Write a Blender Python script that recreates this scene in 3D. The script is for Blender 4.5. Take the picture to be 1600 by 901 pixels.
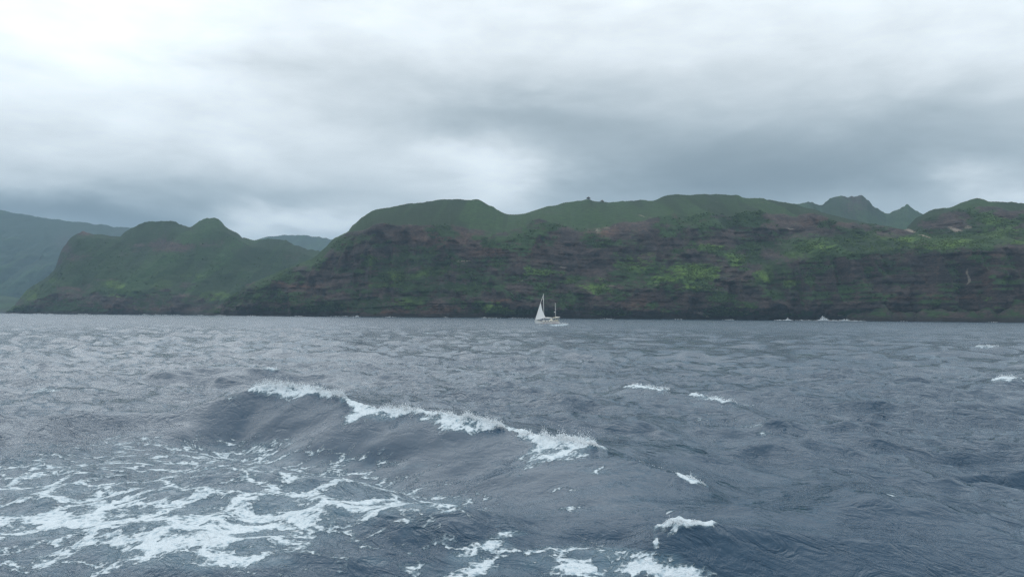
import bpy, math, random
import numpy as np
from mathutils import Matrix, Vector

for o in list(bpy.data.objects):
    bpy.data.objects.remove(o)
SC = bpy.context.scene
COL = SC.collection
rng = np.random.default_rng(11)
random.seed(11)

# ------------------------------------------------------------------ camera
CAM_H = 3.2                       # eye height above the sea on a small yacht
F = 1331.0                        # focal length in photo pixels (1600 wide)
PITCH = math.atan((494.3 - 450.5) / F)
ROLL = 0.0081
Fw = np.array([0, math.cos(PITCH), math.sin(PITCH)])
R0 = np.array([1.0, 0, 0])
U0 = np.array([0, -math.sin(PITCH), math.cos(PITCH)])
Rv = R0 * math.cos(ROLL) + U0 * math.sin(ROLL)
Uv = U0 * math.cos(ROLL) - R0 * math.sin(ROLL)
cam_d = bpy.data.cameras.new('camera')
cam = bpy.data.objects.new('camera', cam_d)
COL.objects.link(cam)
cam_d.sensor_width = 36.0
cam_d.lens = 36.0 * F / 1600.0
cam_d.clip_start = 0.1
cam_d.clip_end = 60000
M = Matrix.Identity(4)
for i in range(3):
    M[i][0], M[i][1], M[i][2] = Rv[i], Uv[i], -Fw[i]
M[2][3] = CAM_H
cam.matrix_world = M
SC.camera = cam


def ray(px, py):
    """unit-depth direction (y = 1) of a photo pixel"""
    a = (np.asarray(px, float) - 800) / F
    b = (450.5 - np.asarray(py, float)) / F
    D = Fw + a[..., None] * Rv + b[..., None] * Uv
    return D / D[..., 1:2]


def pchip(x, tx, ty):
    tx = np.asarray(tx, float); ty = np.asarray(ty, float)
    h = np.diff(tx); dl = np.diff(ty) / h
    m = np.zeros(len(tx)); m[0], m[-1] = dl[0], dl[-1]
    for i in range(1, len(tx) - 1):
        if dl[i - 1] * dl[i] > 0:
            w1, w2 = 2 * h[i] + h[i - 1], h[i] + 2 * h[i - 1]
            m[i] = (w1 + w2) / (w1 / dl[i - 1] + w2 / dl[i])
    i = np.clip(np.searchsorted(tx, x) - 1, 0, len(tx) - 2)
    t = np.clip((x - tx[i]) / h[i], 0, 1)
    return (2 * t ** 3 - 3 * t ** 2 + 1) * ty[i] + (t ** 3 - 2 * t ** 2 + t) * h[i] * m[i] + (3 * t ** 2 - 2 * t ** 3) * ty[i + 1] + (t ** 3 - t ** 2) * h[i] * m[i + 1]


def at(px, py, d):
    """world point on that pixel's ray at forward distance d"""
    return np.array([0, 0, CAM_H]) + ray(px, py) * np.asarray(d, float)[..., None]


def at_z(px, py, z):
    """world point on that pixel's ray at height z"""
    D = ray(px, py)
    t = (np.asarray(z, float) - CAM_H) / D[..., 2]
    return np.array([0, 0, CAM_H]) + D * t[..., None]


def proj(P):
    Q = P - np.array([0, 0, CAM_H])
    w = np.maximum(Q @ Fw, 0.05)
    return 800 + F * (Q @ Rv) / w, 450.5 - F * (Q @ Uv) / w


# ------------------------------------------------------------------ world, sun, exposure
def nodes_of(nt):
    N, L = nt.nodes, nt.links

    class K:
        pass
    k = K()

    def put(sock, v):
        if hasattr(v, 'is_output') or isinstance(v, bpy.types.NodeSocket):
            L.new(v, sock)
        else:
            sock.default_value = v

    def math_(op, a, b=None, c=None, clamp=False):
        n = N.new('ShaderNodeMath'); n.operation = op; n.use_clamp = clamp
        put(n.inputs[0], a)
        if b is not None: put(n.inputs[1], b)
        if c is not None: put(n.inputs[2], c)
        return n.outputs[0]

    def vmath(op, a, b=None, scale=None):
        n = N.new('ShaderNodeVectorMath'); n.operation = op
        put(n.inputs[0], a)
        if b is not None: put(n.inputs[1], b)
        if scale is not None: put(n.inputs['Scale'], scale)
        return n.outputs[0]

    def noise(vec, scale, detail=3.0, rough=0.55, dist=0.0, out=0):
        n = N.new('ShaderNodeTexNoise')
        put(n.inputs['Vector'], vec)
        n.inputs['Scale'].default_value = scale
        n.inputs['Detail'].default_value = detail
        n.inputs['Roughness'].default_value = rough
        n.inputs['Distortion'].default_value = dist
        return n.outputs[out]

    def ramp(v, a, b, lo=0.0, hi=1.0, smooth=True):
        n = N.new('ShaderNodeMapRange')
        n.interpolation_type = 'SMOOTHSTEP' if smooth else 'LINEAR'
        put(n.inputs[0], v); put(n.inputs[1], a); put(n.inputs[2], b)
        put(n.inputs[3], lo); put(n.inputs[4], hi)
        return n.outputs[0]

    def mix(f, a, b, mode='MIX'):
        n = N.new('ShaderNodeMix'); n.data_type = 'RGBA'; n.blend_type = mode
        put(n.inputs[0], f)
        put(n.inputs[6], a); put(n.inputs[7], b)
        return n.outputs[2]

    def attr(name):
        n = N.new('ShaderNodeAttribute'); n.attribute_name = name
        return n.outputs['Fac']

    def new(t):
        return N.new(t)
    k.__dict__.update(put=put, m=math_, v=vmath, noise=noise, ramp=ramp, mix=mix, attr=attr, new=new, L=L, N=N)
    return k


SUN_AZ, SUN_EL = math.radians(-30), math.radians(42)

world = bpy.data.worlds.new('World')
SC.world = world
world.use_nodes = True
world.node_tree.nodes.clear()
k = nodes_of(world.node_tree)
tc = k.new('ShaderNodeTexCoord').outputs['Generated']
sep = k.new('ShaderNodeSeparateXYZ'); k.L.new(tc, sep.inputs[0])
sx, sy, sz = sep.outputs
warp = k.new('ShaderNodeSeparateXYZ')
k.L.new(k.noise(k.v('MULTIPLY', tc, (3.0, 3.0, 9.0)), 1.6, 4, 0.55, 0.3, out=1), warp.inputs[0])
az = k.m('ADD', k.m('ARCTAN2', sx, sy), k.m('MULTIPLY', k.m('SUBTRACT', warp.outputs[0], 0.5), 0.34))
el = k.m('ADD', k.m('ARCSINE', sz), k.m('MULTIPLY', k.m('SUBTRACT', warp.outputs[1], 0.5), 0.105))
zc = k.m('MAXIMUM', sz, 0.0)
# overcast: about three times brighter overhead than at the horizon
lum = k.m('MULTIPLY_ADD', zc, 1.20, 0.62)


def blob(px, py, rx, ry, amp):
    global lum
    D = ray(np.array(px), np.array(py)); D = D / np.linalg.norm(D)
    a0, e0 = math.atan2(D[0], D[1]), math.asin(D[2])
    u = k.m('DIVIDE', k.m('SUBTRACT', az, a0), rx / F)
    w = k.m('DIVIDE', k.m('SUBTRACT', el, e0), ry / F)
    r2 = k.m('ADD', k.m('MULTIPLY', u, u), k.m('MULTIPLY', w, w))
    g = k.m('POWER', 2.71828, k.m('MULTIPLY', r2, -1.0))
    lum = k.m('MULTIPLY_ADD', g, amp, lum)


SKY_BLOBS = [
    (90, 10, 220, 95, 0.42), (330, 110, 420, 120, 0.12), (1560, 30, 240, 110, 0.14),
    (60, 170, 260, 60, 0.10), (800, 40, 300, 60, 0.06),
    (770, 190, 250, 46, -0.28), (500, 112, 190, 34, -0.15), (1240, 250, 420, 85, -0.46),
    (1000, 130, 240, 40, -0.08), (1450, 170, 200, 50, -0.05), (1150, 300, 300, 40, -0.16), (880, 165, 120, 26, -0.10), (1080, 230, 160, 40, -0.08),
    (200, 255, 420, 26, -0.03), (330, 302, 300, 26, -0.10), (150, 200, 300, 40, 0.08), (80, 322, 280, 36, -0.40), (60, 370, 300, 50, -0.3),
    (765, 270, 130, 46, 0.42), (790, 318, 80, 24, 0.30), (425, 352, 120, 20, 0.55), (1590, 294, 80, 26, 0.40),
    (15, 268, 60, 20, 0.14), (640, 250, 60, 20, 0.06), (560, 320, 90, 24, 0.05), (250, 215, 200, 30, 0.06),
]
for b in SKY_BLOBS:
    blob(*b)
n1 = k.noise(k.v('MULTIPLY', tc, (2.2, 2.2, 9.0)), 1.7, 5, 0.5, 0.4)
n2 = k.noise(k.v('MULTIPLY', tc, (6.0, 6.0, 17.0)), 2.0, 5, 0.55, 0.2)
lum = k.m('MULTIPLY', lum, k.m('ADD', 1.0, k.m('ADD', k.m('MULTIPLY', k.m('SUBTRACT', n1, 0.5), 0.34),
                                              k.m('MULTIPLY', k.m('SUBTRACT', n2, 0.5), 0.40))))
lum = k.m('MAXIMUM', lum, 0.10)
tint = k.mix(k.ramp(lum, 0.25, 1.0), (0.865, 1.0, 1.06, 1), (0.94, 1.0, 1.03, 1))
ccol = k.v('SCALE', tint, scale=lum)
bg_cloud = k.new('ShaderNodeBackground'); k.L.new(ccol, bg_cloud.inputs[0]); bg_cloud.inputs[1].default_value = 1.0
sky = k.new('ShaderNodeTexSky'); sky.sky_type = 'NISHITA'; sky.sun_disc = False
sky.sun_elevation = SUN_EL; sky.sun_rotation = SUN_AZ
bg_sky = k.new('ShaderNodeBackground'); k.L.new(sky.outputs[0], bg_sky.inputs[0]); bg_sky.inputs[1].default_value = 0.1
ms = k.new('ShaderNodeMixShader'); ms.inputs[0].default_value = 0.96     # cloud cover
k.L.new(bg_sky.outputs[0], ms.inputs[1]); k.L.new(bg_cloud.outputs[0], ms.inputs[2])
wo = k.new('ShaderNodeOutputWorld'); k.L.new(ms.outputs[0], wo.inputs[0])

sun_d = bpy.data.lights.new('sun', 'SUN')
sun_d.energy = 0.5
sun_d.angle = math.radians(70)
sun_d.color = (1.0, 0.985, 0.96)
sun = bpy.data.objects.new('sun', sun_d)
COL.objects.link(sun)
sd = Vector((math.sin(SUN_AZ) * math.cos(SUN_EL), math.cos(SUN_AZ) * math.cos(SUN_EL), math.sin(SUN_EL)))
sun.rotation_euler = sd.to_track_quat('Z', 'Y').to_euler()
sun.location = (0, 0, 900)

vs = SC.view_settings
vs.view_transform = 'Standard'; vs.look = 'None'; vs.gamma = 1.0; vs.exposure = 0.0
SC.cycles.use_denoising = True
SC.cycles.denoising_prefilter = 'NONE'
SC.cycles.max_bounces = 8
SC.cycles.diffuse_bounces = 6
SC.cycles.glossy_bounces = 3
SC.cycles.volume_bounces = 0
SC.cycles.use_adaptive_sampling = False


# ------------------------------------------------------------------ helpers
_perm = np.random.default_rng(5).permutation(4096)


def vnoise(x, y, z=None, seed=0):
    """value-gradient noise in [-1, 1]"""
    if z is None:
        z = np.zeros_like(x)
    x = x + seed * 17.13; y = y + seed * 5.71; z = z + seed * 9.37
    xi, yi, zi = np.floor(x).astype(np.int64), np.floor(y).astype(np.int64), np.floor(z).astype(np.int64)
    fx, fy, fz = x - xi, y - yi, z - zi
    u, v, w = [t * t * t * (t * (t * 6 - 15) + 10) for t in (fx, fy, fz)]

    def h(a, b, c):
        return _perm[(_perm[(_perm[a & 4095] + b) & 4095] + c) & 4095] / 2047.5 - 1
    def l(a, b, t):
        return a + (b - a) * t
    return l(l(l(h(xi, yi, zi), h(xi + 1, yi, zi), u), l(h(xi, yi + 1, zi), h(xi + 1, yi + 1, zi), u), v),
             l(l(h(xi, yi, zi + 1), h(xi + 1, yi, zi + 1), u), l(h(xi, yi + 1, zi + 1), h(xi + 1, yi + 1, zi + 1), u), v), w)


def fbm(x, y, z=None, octs=4, seed=0, gain=0.5):
    s = 0; a = 1.0; t = 0
    for i in range(octs):
        f = 2.03 ** i
        s = s + a * vnoise(x * f, y * f, None if z is None else z * f, seed + i * 3)
        t += a; a *= gain
    return s / t * 1.6


def sstep(a, b, x):
    t = np.clip((x - a) / (b - a), 0, 1)
    return t * t * (3 - 2 * t)


def new_mesh(name, V, Fc, mat, attrs=None, smooth=True, parent=None, kind=None):
    """V (n,3); Fc (m,k) with k fixed"""
    V = np.asarray(V, np.float32); Fc = np.asarray(Fc, np.int32)
    me = bpy.data.meshes.new(name)
    me.vertices.add(len(V)); me.vertices.foreach_set('co', V.ravel())
    m, kk = Fc.shape
    me.loops.add(m * kk); me.loops.foreach_set('vertex_index', Fc.ravel())
    me.polygons.add(m)
    me.polygons.foreach_set('loop_start', np.arange(0, m * kk, kk, dtype=np.int32))
    me.polygons.foreach_set('loop_total', np.full(m, kk, np.int32))
    me.update(calc_edges=True)
    me.polygons.foreach_set('use_smooth', np.full(m, smooth, bool))
    for an, av in (attrs or {}).items():
        a = me.attributes.new(an, 'FLOAT', 'POINT')
        a.data.foreach_set('value', np.asarray(av, np.float32).ravel())
    me.materials.append(mat)
    ob = bpy.data.objects.new(name, me)
    COL.objects.link(ob)
    if parent is not None: ob.parent = parent
    if kind: ob['kind'] = kind
    return ob


def grid_faces(nr, nc, wrap=False):
    r = np.arange(nr - 1)[:, None]
    c = np.arange(nc if wrap else nc - 1)[None, :]
    c2 = (c + 1) % nc
    return np.stack([r * nc + c, r * nc + c2, (r + 1) * nc + c2, (r + 1) * nc + c], -1).reshape(-1, 4)


def material(name):
    m = bpy.data.materials.new(name); m.use_nodes = True
    m.node_tree.nodes.clear()
    kk = nodes_of(m.node_tree)
    out = kk.new('ShaderNodeOutputMaterial')
    bs = kk.new('ShaderNodeBsdfPrincipled')
    kk.L.new(bs.outputs[0], out.inputs[0])
    kk.bs = bs; kk.out = out
    return m, kk


def plain(name, col, rough=0.5, var=0.1, scale=3.0, metal=0.0):
    m, q = material(name)
    pos = q.new('ShaderNodeTexCoord').outputs['Object']
    n = q.noise(pos, scale, 4)
    c = q.mix(n, tuple(x * (1 - var) for x in col) + (1,), tuple(min(1, x * (1 + var)) for x in col) + (1,))
    q.L.new(c, q.bs.inputs['Base Color'])
    q.bs.inputs['Roughness'].default_value = rough
    q.bs.inputs['Metallic'].default_value = metal
    return m


# ------------------------------------------------------------------ land materials
def land_material(name, rock_a, rock_b, grass, lush):
    m, q = material(name)
    pos = q.new('ShaderNodeNewGeometry').outputs['Position']
    p = q.v('MULTIPLY', pos, (1, 1, 3.2))
    veg, lu, pale, red = q.attr('veg'), q.attr('lush'), q.attr('pale'), q.attr('red')
    nA = q.noise(p, 0.018, 6, 0.62)
    nB = q.noise(p, 0.09, 5, 0.65)
    nC = q.noise(q.v('MULTIPLY', pos, (0.35, 0.35, 4.0)), 0.10, 5, 0.65, 0.6)
    nD = q.noise(pos, 0.30, 4, 0.7)
    nE = q.noise(q.v('MULTIPLY', pos, (0.5, 0.5, 3.0)), 0.33, 4, 0.7, 0.4)
    nF = q.noise(q.v('MULTIPLY', pos, (1.6, 1.6, 0.35)), 0.03, 4, 0.6, 0.5)
    rock = q.mix(q.ramp(nA, 0.40, 0.60), rock_a + (1,), rock_b + (1,))
    rock = q.mix(q.m('MULTIPLY', q.ramp(nC, 0.56, 0.72), 0.40), rock, (rock_b[0] * 1.7, rock_b[1] * 1.65, rock_b[2] * 1.6, 1))
    rock = q.mix(q.m('MULTIPLY', q.ramp(nC, 0.45, 0.30), 0.4), rock, (0.026, 0.023, 0.025, 1))
    rock = q.mix(q.m('MULTIPLY', q.ramp(nF, 0.52, 0.70), 0.6), rock, (0.098, 0.068, 0.054, 1))
    rock = q.mix(q.ramp(nE, 0.53, 0.40, 0.0, 0.92), rock, (0.016, 0.014, 0.016, 1))
    rock = q.mix(q.ramp(nE, 0.59, 0.70, 0.0, 0.75), rock, (0.165, 0.125, 0.105, 1))
    rock = q.mix(q.m('MULTIPLY', red, q.ramp(nB, 0.35, 0.6)), rock, (0.17, 0.085, 0.055, 1))
    gr = q.mix(q.ramp(nB, 0.34, 0.66), tuple(x * 0.62 for x in grass) + (1,), tuple(x * 1.3 for x in grass) + (1,))
    gr = q.mix(q.m('MULTIPLY', q.ramp(nA, 0.52, 0.66), 0.55), gr, (0.030, 0.042, 0.022, 1))
    lg = q.mix(q.ramp(nD, 0.35, 0.65), tuple(x * 0.6 for x in lush) + (1,), tuple(x * 1.2 for x in lush) + (1,))
    lf = q.ramp(q.m('ADD', lu, q.m('MULTIPLY', q.m('SUBTRACT', nB, 0.5), 1.6)), 0.24, 0.62)
    gr = q.mix(lf, gr, lg)
    vf = q.ramp(q.m('ADD', veg, q.m('ADD', q.m('MULTIPLY', q.m('SUBTRACT', nB, 0.5), 1.3),
                                   q.m('MULTIPLY', q.m('SUBTRACT', nC, 0.5), 0.7))), 0.38, 0.62)
    col = q.mix(vf, rock, gr)
    col = q.mix(q.m('MULTIPLY', q.ramp(q.m('ADD', q.attr('shrub_shade'), q.m('SUBTRACT', nB, 0.5)), 0.35, 0.75), q.m('MULTIPLY', vf, 0.75)), col, (0.016, 0.027, 0.012, 1))  # dark shrub green, also painting in the shade that flat light leaves weak
    sxyz = q.new('ShaderNodeSeparateXYZ'); q.L.new(pos, sxyz.inputs[0])
    col = q.mix(q.ramp(q.m('ADD', sxyz.outputs[2], q.m('MULTIPLY', q.m('SUBTRACT', nB, 0.5), -22)), 11.0, 4.0, 0.0, 0.85), col, (0.020, 0.018, 0.017, 1))     # wet rock
    pf = q.ramp(q.m('ADD', pale, q.m('MULTIPLY', q.m('SUBTRACT', nD, 0.5), 1.0)), 0.35, 0.7)
    col = q.mix(pf, col, (0.24, 0.20, 0.165, 1))
    q.L.new(col, q.bs.inputs['Base Color'])
    q.bs.inputs['Roughness'].default_value = 0.95
    q.bs.inputs['Specular IOR Level'].default_value = 0.15
    b = q.new('ShaderNodeBump'); b.inputs['Strength'].default_value = 0.8; b.inputs['Distance'].default_value = 3.0
    q.L.new(q.m('ADD', nB, q.m('ADD', nC, q.m('MULTIPLY', nD, 0.5))), b.inputs['Height'])
    q.L.new(b.outputs[0], q.bs.inputs['Normal'])
    return m


M_LAND = land_material('basalt_and_grass', (0.036, 0.029, 0.029), (0.080, 0.058, 0.052), (0.030, 0.059, 0.019), (0.098, 0.165, 0.034))


# ------------------------------------------------------------------ land
def sheet(name, cols, rows, subs, cliff, seed, mat, masks, amp=1.0, strata=1.0, wander=1.0, rough=1.5):
    """A land mass. cols: photo columns; rows: list of (x-table, y-table, distance-table) giving for each column the
    line that runs along the land at that level (waterline, rim, ridge, ...) as world points; the surface is spun
    between those lines and then given buttresses, gullies and ledges."""
    lines = []
    for ri, r in enumerate(rows):
        tx, ty, dx, dd = r['px'], r.get('py'), r['dx'], r['d']
        d = np.interp(cols, dx, dd)
        if 'z' in r:
            D = ray(cols, np.full_like(cols, 480.0))
            P = np.stack([D[:, 0] * d, d, np.interp(cols, r['px'], r['z'])], -1)
        else:
            yy0 = pchip(cols, tx, ty)
            if ri == len(subs) - 1: yy0 = yy0 + fbm(cols / 14, cols * 0, octs=4, seed=seed + 60, gain=0.6) * rough * np.clip((488 - yy0) / 40, 0, 1)
            if 0 < ri < len(subs) - 1:
                yy0 = yy0 + wander * (fbm(cols / 34, cols * 0 + ri, octs=4, seed=seed + ri) * 6) * np.clip((490 - yy0) / 40, 0, 1)
            P = at(cols, yy0, d)
        lines.append(P)
    out = [lines[0][None]]; cl = [np.zeros((1, len(cols)))]; vv = [np.zeros((1, len(cols)))]
    for i, n in enumerate(subs):
        t = (np.arange(1, n + 1) / n)[:, None, None]
        out.append(lines[i][None] * (1 - t) + lines[i + 1][None] * t)
        cl.append(np.full((n, len(cols)), cliff[i]))
        vv.append(np.broadcast_to(i + t[..., 0], (n, len(cols))))
    P = np.concatenate(out); C = np.concatenate(cl); V = np.concatenate(vv)
    # round the rims between levels
    top = sum(subs[:len(subs)]) + 1
    for it in range(3):
        Q = P.copy(); Q[1:-1] = (P[:-2] + 2 * P[1:-1] + P[2:]) / 4
        keep = (np.abs(V - (len(subs) - 2)) < 0.06)[..., None]
        P = np.where(keep, P, Q)
    for it in range(6):
        Cc = C.copy(); Cc[1:-1] = (C[:-2] + C[1:-1] + C[2:]) / 3; C = Cc
    nr, nc = V.shape
    x, y, z = P[..., 0], P[..., 1], P[..., 2]
    hgt = np.maximum(lines[-3][:, 2], 20)[None]
    low = sstep(0, 25, z)
    # buttresses and gullies, facing the sea
    wob = 40 * vnoise(x / 260, z / 300, seed=seed)
    but = 1 - np.abs(fbm((x + wob) / 190, z / 520, octs=3, seed=seed + 1)) * 1.6
    flu = 1 - np.abs(fbm((x + wob * 0.4) / 42, z / 130, octs=3, seed=seed + 2)) * 1.5
    zz = z + 14 * vnoise(x / 330, y / 500, seed=seed + 3) + 2.5 * vnoise(x / 50, y / 70, seed=seed + 4)
    def ledge(per, sd):
        ph = zz / per + 0.35 * vnoise(x / 160, zz / 40, seed=sd)
        f = ph - np.floor(ph)
        lay = vnoise(np.floor(ph) * 3.7, x / 130, seed=sd + 1)
        return (0.65 + 0.5 * lay) * (1 - sstep(0.0, 0.72, f) + sstep(0.86, 1.0, f))
    patchy = sstep(-0.35, 0.45, fbm(x / 120, z / 60, octs=3, seed=seed + 15))
    tilt = 22 * vnoise(x / 420, x * 0, seed=seed + 16)
    zz = zz + tilt
    led = ledge(23, seed + 5) * 5.0 * (0.1 + 0.9 * patchy) + ledge(10, seed + 7) * 3.0 * (1.15 - 0.9 * patchy) + ledge(5.5, seed + 17) * 2.0 * (0.3 + 0.7 * sstep(-.3, .5, fbm(x / 60, z / 40, octs=2, seed=seed + 18)))
    fine = fbm(x / 26, y / 26, z / 15, octs=4, seed=seed + 9)
    outw = amp * (but * 46 + flu * 25 * (0.4 + 0.6 * C)) * (0.30 + 0.70 * C) + strata * led * C + fine * (2.5 + 5.5 * C)
    fade = sstep(len(subs) - 1.9, len(subs) - 2.6, V) * 0.85 + 0.15
    yy = y - outw * fade * (0.35 + 0.65 * low)
    hill = (1 - C) * (fbm(x / 90, y / 110, octs=4, seed=seed + 11) * 7 - np.abs(fbm(x / 60, y / 200, octs=3, seed=seed + 12)) * 15 + fbm(x / 16, y / 16, octs=2, seed=seed + 13) * 1.2) * amp
    zn = z + hill * low * (0.25 + 0.75 * fade) * np.where(V > len(subs) - 2, 0.5, 1)
    P = np.stack([x, yy, zn], -1)
    # ground slope
    du = np.gradient(P, axis=1); dv = np.gradient(P, axis=0)
    nrm = np.cross(du, dv); nrm /= np.linalg.norm(nrm, axis=-1, keepdims=True) + 1e-9
    up = np.abs(nrm[..., 2])
    px, py = proj(P.reshape(-1, 3)); px = px.reshape(nr, nc); py = py.reshape(nr, nc)
    A = masks(px, py, P, up, C, V, seed)
    A['shrub_shade'] = np.clip((0.35 if name == 'mountain' else 0) + sstep(0.75, 0.25, but) * 0.55 + sstep(0.7, 0.1, flu) * 0.35 + 0.25 * sstep(-6, -16, hill), 0, 1)  # gully mask: shrub growth plus painted shading of the hollows
    ob = new_mesh(name, P.reshape(-1, 3), grid_faces(nr, nc), mat, A, kind='structure')
    return P, A, px, C


def blobs(px, py, L, seed=0):
    wx = px + 9 * vnoise(px / 22, py / 12, seed=seed + 40); wy = py + 4 * vnoise(px / 22, py / 10, seed=seed + 41)
    s = np.zeros_like(px)
    for (bx, by, rx, ry, a) in L:
        s = np.maximum(s, a * np.exp(-((wx - bx) / rx) ** 2 - ((wy - by) / ry) ** 2)) if a > 0 else s
    return s


LUSH = [(575, 408, 16, 14, 1), (568, 422, 12, 8, 1), (620, 430, 40, 10, .8), (672, 424, 30, 12, .9), (595, 446, 24, 6, 1), (640, 476, 26, 10, .9),
        (680, 395, 12, 4, .9), (700, 420, 20, 10, .5), (770, 483, 30, 10, 1), (745, 476, 14, 7, 1), (790, 490, 18, 7, .9), (560, 380, 26, 7, .4), (930, 450, 22, 11, 1),
        (985, 410, 40, 14, .75), (960, 395, 20, 9, .5), (1110, 385, 30, 8, .9), (1090, 424, 62, 18, .8), (1085, 450, 26, 4, 1), (1150, 408, 16, 12, .9), (1192, 430, 20, 14, .9),
        (850, 426, 45, 5, .9), (825, 420, 14, 7, .8), (1040, 436, 30, 9, .7), (1200, 428, 14, 14, .9), (1240, 442, 18, 6, 1), (1270, 385, 60, 15, .55),
        (1395, 374, 46, 7, .9), (1480, 378, 60, 9, .8), (1560, 364, 46, 12, .75), (1550, 345, 50, 10, .6), (1235, 397, 34, 9, .7), (1440, 386, 40, 4, .9),
        (1380, 388, 30, 5, .7), (1590, 378, 30, 8, .7), (1500, 340, 40, 8, .5), (920, 480, 25, 8, .4), (1540, 468, 20, 4, .8), (1560, 482, 24, 4, .7),
        (940, 440, 14, 26, .5), (880, 440, 30, 8, .5), (1010, 395, 30, 8, .5), (520, 482, 40, 12, .35), (1040, 485, 30, 8, .4), (1180, 480, 30, 8, .4)]
VEG = LUSH + [(620, 345, 60, 16, .3), (660, 430, 90, 45, .55), (520, 480, 55, 16, .9), (900, 450, 60, 40, .4), (1060, 430, 130, 55, .55), (1200, 440, 90, 30, .55), (1320, 385, 140, 22, 1),
              (760, 390, 40, 14, .3), (560, 370, 40, 16, .6), (450, 450, 60, 14, .3), (820, 380, 20, 20, .4), (1090, 480, 120, 16, .4), (1500, 375, 120, 16, 1), (1560, 345, 70, 10, .8),
              (1460, 330, 60, 8, .6), (1320, 480, 60, 14, .3), (1380, 410, 60, 6, .5), (1210, 350, 40, 10, .3), (1480, 470, 90, 16, .4), (700, 470, 60, 14, .45)]
PALE = [(1010, 339, 10, 1.2, .7), (1022, 337, 8, 1.2, .6), (880, 415, 14, 1.6, .8), (815, 438, 12, 1.4, .8), (815, 466, 10, 2, .8), (960, 449, 18, 1.5, .7), (1035, 444, 12, 1.3, .6),
        (1495, 359, 15, 3.5, .9), (1515, 354, 12, 2.5, .7), (1425, 362, 14, 3, .9), (1450, 369, 10, 1.6, .9), (1510, 434, 3, 12, .9), (1506, 424, 2.5, 9, .8), (1100, 491, 6, 3, .9), (1170, 488, 6, 2, .7),
        (940, 359, 8, 6, .55), (955, 352, 5, 5, .5), (1190, 318, 22, 3, .4), (1170, 320, 8, 4, .4), (1240, 355, 14, 2, .7), (1317, 491, 8, 2, .7), (1115, 314, 10, 1, .5),
        (725, 407, 10, 1.4, .7), (645, 396, 10, 1.4, .5), (705, 450, 30, 1.4, .5), (1060, 355, 3, 8, .35), (650, 415, 12, 1.3, .4), (1430, 468, 12, 1.5, .4)]
RED = [(470, 447, 26, 3, .9), (440, 441, 12, 3, .8), (600, 488, 60, 5, .8), (690, 481, 40, 4, .7), (670, 488, 40, 5, .6), (790, 470, 20, 3, .8), (940, 360, 24, 8, .7), (770, 392, 40, 10, .5),
       (700, 370, 60, 14, .35), (470, 470, 40, 12, .4), (1300, 346, 60, 6, .4), (1420, 465, 60, 4, .6), (1510, 465, 20, 2, .8), (1540, 400, 30, 3, .7), (1000, 475, 50, 14, .35), (830, 386, 30, 14, .4),
       (1460, 465, 30, 1.5, .7), (1545, 440, 18, 26, .35), (850, 456, 30, 3, .5)]


def main_masks(px, py, P, up, C, V, seed):
    n = fbm(px / 40, py / 14, octs=4, seed=seed + 20)
    grass = sstep(0.55, 0.2, C) * sstep(0.25, 0.6, up)
    ledge = sstep(0.22, 0.55, up) * 0.7
    veg = np.clip(np.maximum(grass, np.maximum(ledge * (0.7 + 0.7 * n), 1.0 * blobs(px, py, VEG, 1) * (0.7 + 0.6 * ledge))) + 0.22 * n, 0, 1)
    veg *= sstep(2, 9, P[..., 2])
    lush = blobs(px, py, LUSH, 2) * (0.75 + 0.25 * n)
    return dict(veg=veg, lush=np.clip(lush, 0, 1), pale=blobs(px, py, PALE, 3), red=blobs(px, py, RED, 4))


# --- main cliff: from the cove on the left to beyond the right edge
MX = [318, 345, 380, 415, 450, 490, 505, 522, 545, 550, 570, 590, 615, 640, 655, 690, 705, 735, 745, 765, 790, 805, 820, 835, 870, 900, 916, 920, 926, 935, 960, 990, 1005, 1020, 1040, 1060, 1090,
      1120, 1150, 1160, 1190, 1220, 1240, 1265, 1290, 1340, 1390, 1412, 1420, 1440, 1460, 1490, 1510, 1530, 1550, 1580, 1600, 1680, 1800, 2000, 2400]
MY = [492, 472, 450, 432, 418, 402, 390, 372, 360, 353, 335, 326, 322, 316, 315, 310, 308, 309, 308, 318, 332, 334, 332, 328, 318, 312, 309, 308, 311, 312, 313, 312, 311, 312, 305, 303, 303,
      302, 303, 307, 310, 314, 318, 325, 332, 345, 357, 361, 350, 335, 326, 321, 313, 309, 313, 314, 318, 322, 345, 330, 380]
UX = [318, 380, 450, 500, 525, 550, 600, 650, 700, 740, 780, 820, 840, 870, 900, 940, 960, 1000, 1040, 1100, 1150, 1180, 1220, 1260, 1300, 1340, 1400, 1415, 1440, 1480, 1530, 1600, 1800, 2400]
UY = [492, 454, 422, 404, 380, 360, 353, 352, 350, 357, 362, 352, 341, 350, 355, 358, 350, 345, 335, 335, 333, 331, 335, 336, 341, 350, 361, 364, 345, 332, 322, 328, 360, 400]
BX = [318, 380, 450, 520, 560, 700, 900, 1100, 1180, 1200, 1240, 1290, 1350, 1420, 1480, 1530, 1600, 1800, 2400]
BY = [492, 466, 445, 425, 405, 400, 398, 385, 380, 376, 366, 362, 363, 369, 366, 362, 358, 385, 420]
LX = [318, 380, 450, 520, 560, 700, 900, 1100, 1180, 1220, 1290, 1350, 1420, 1480, 1530, 1600, 1800, 2400]
LY = [492, 478, 468, 462, 455, 450, 448, 440, 425, 408, 402, 396, 392, 390, 390, 392, 410, 440]
CX = [318, 400, 480, 530, 556, 580, 700, 800, 900, 1000, 1200, 1350, 1600, 2000, 2400]
CD = np.array([2080, 1950, 1870, 1850, 1800, 1745, 1735, 1765, 1735, 1705, 1650, 1590, 1480, 1350, 1250], float)
cols = np.concatenate([np.arange(318, 1650, 1.45), np.arange(1652, 2400, 8.0)])


def off(lx, lo):
    return dict(dx=CX, d=CD + np.interp(CX, lx, lo))


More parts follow.
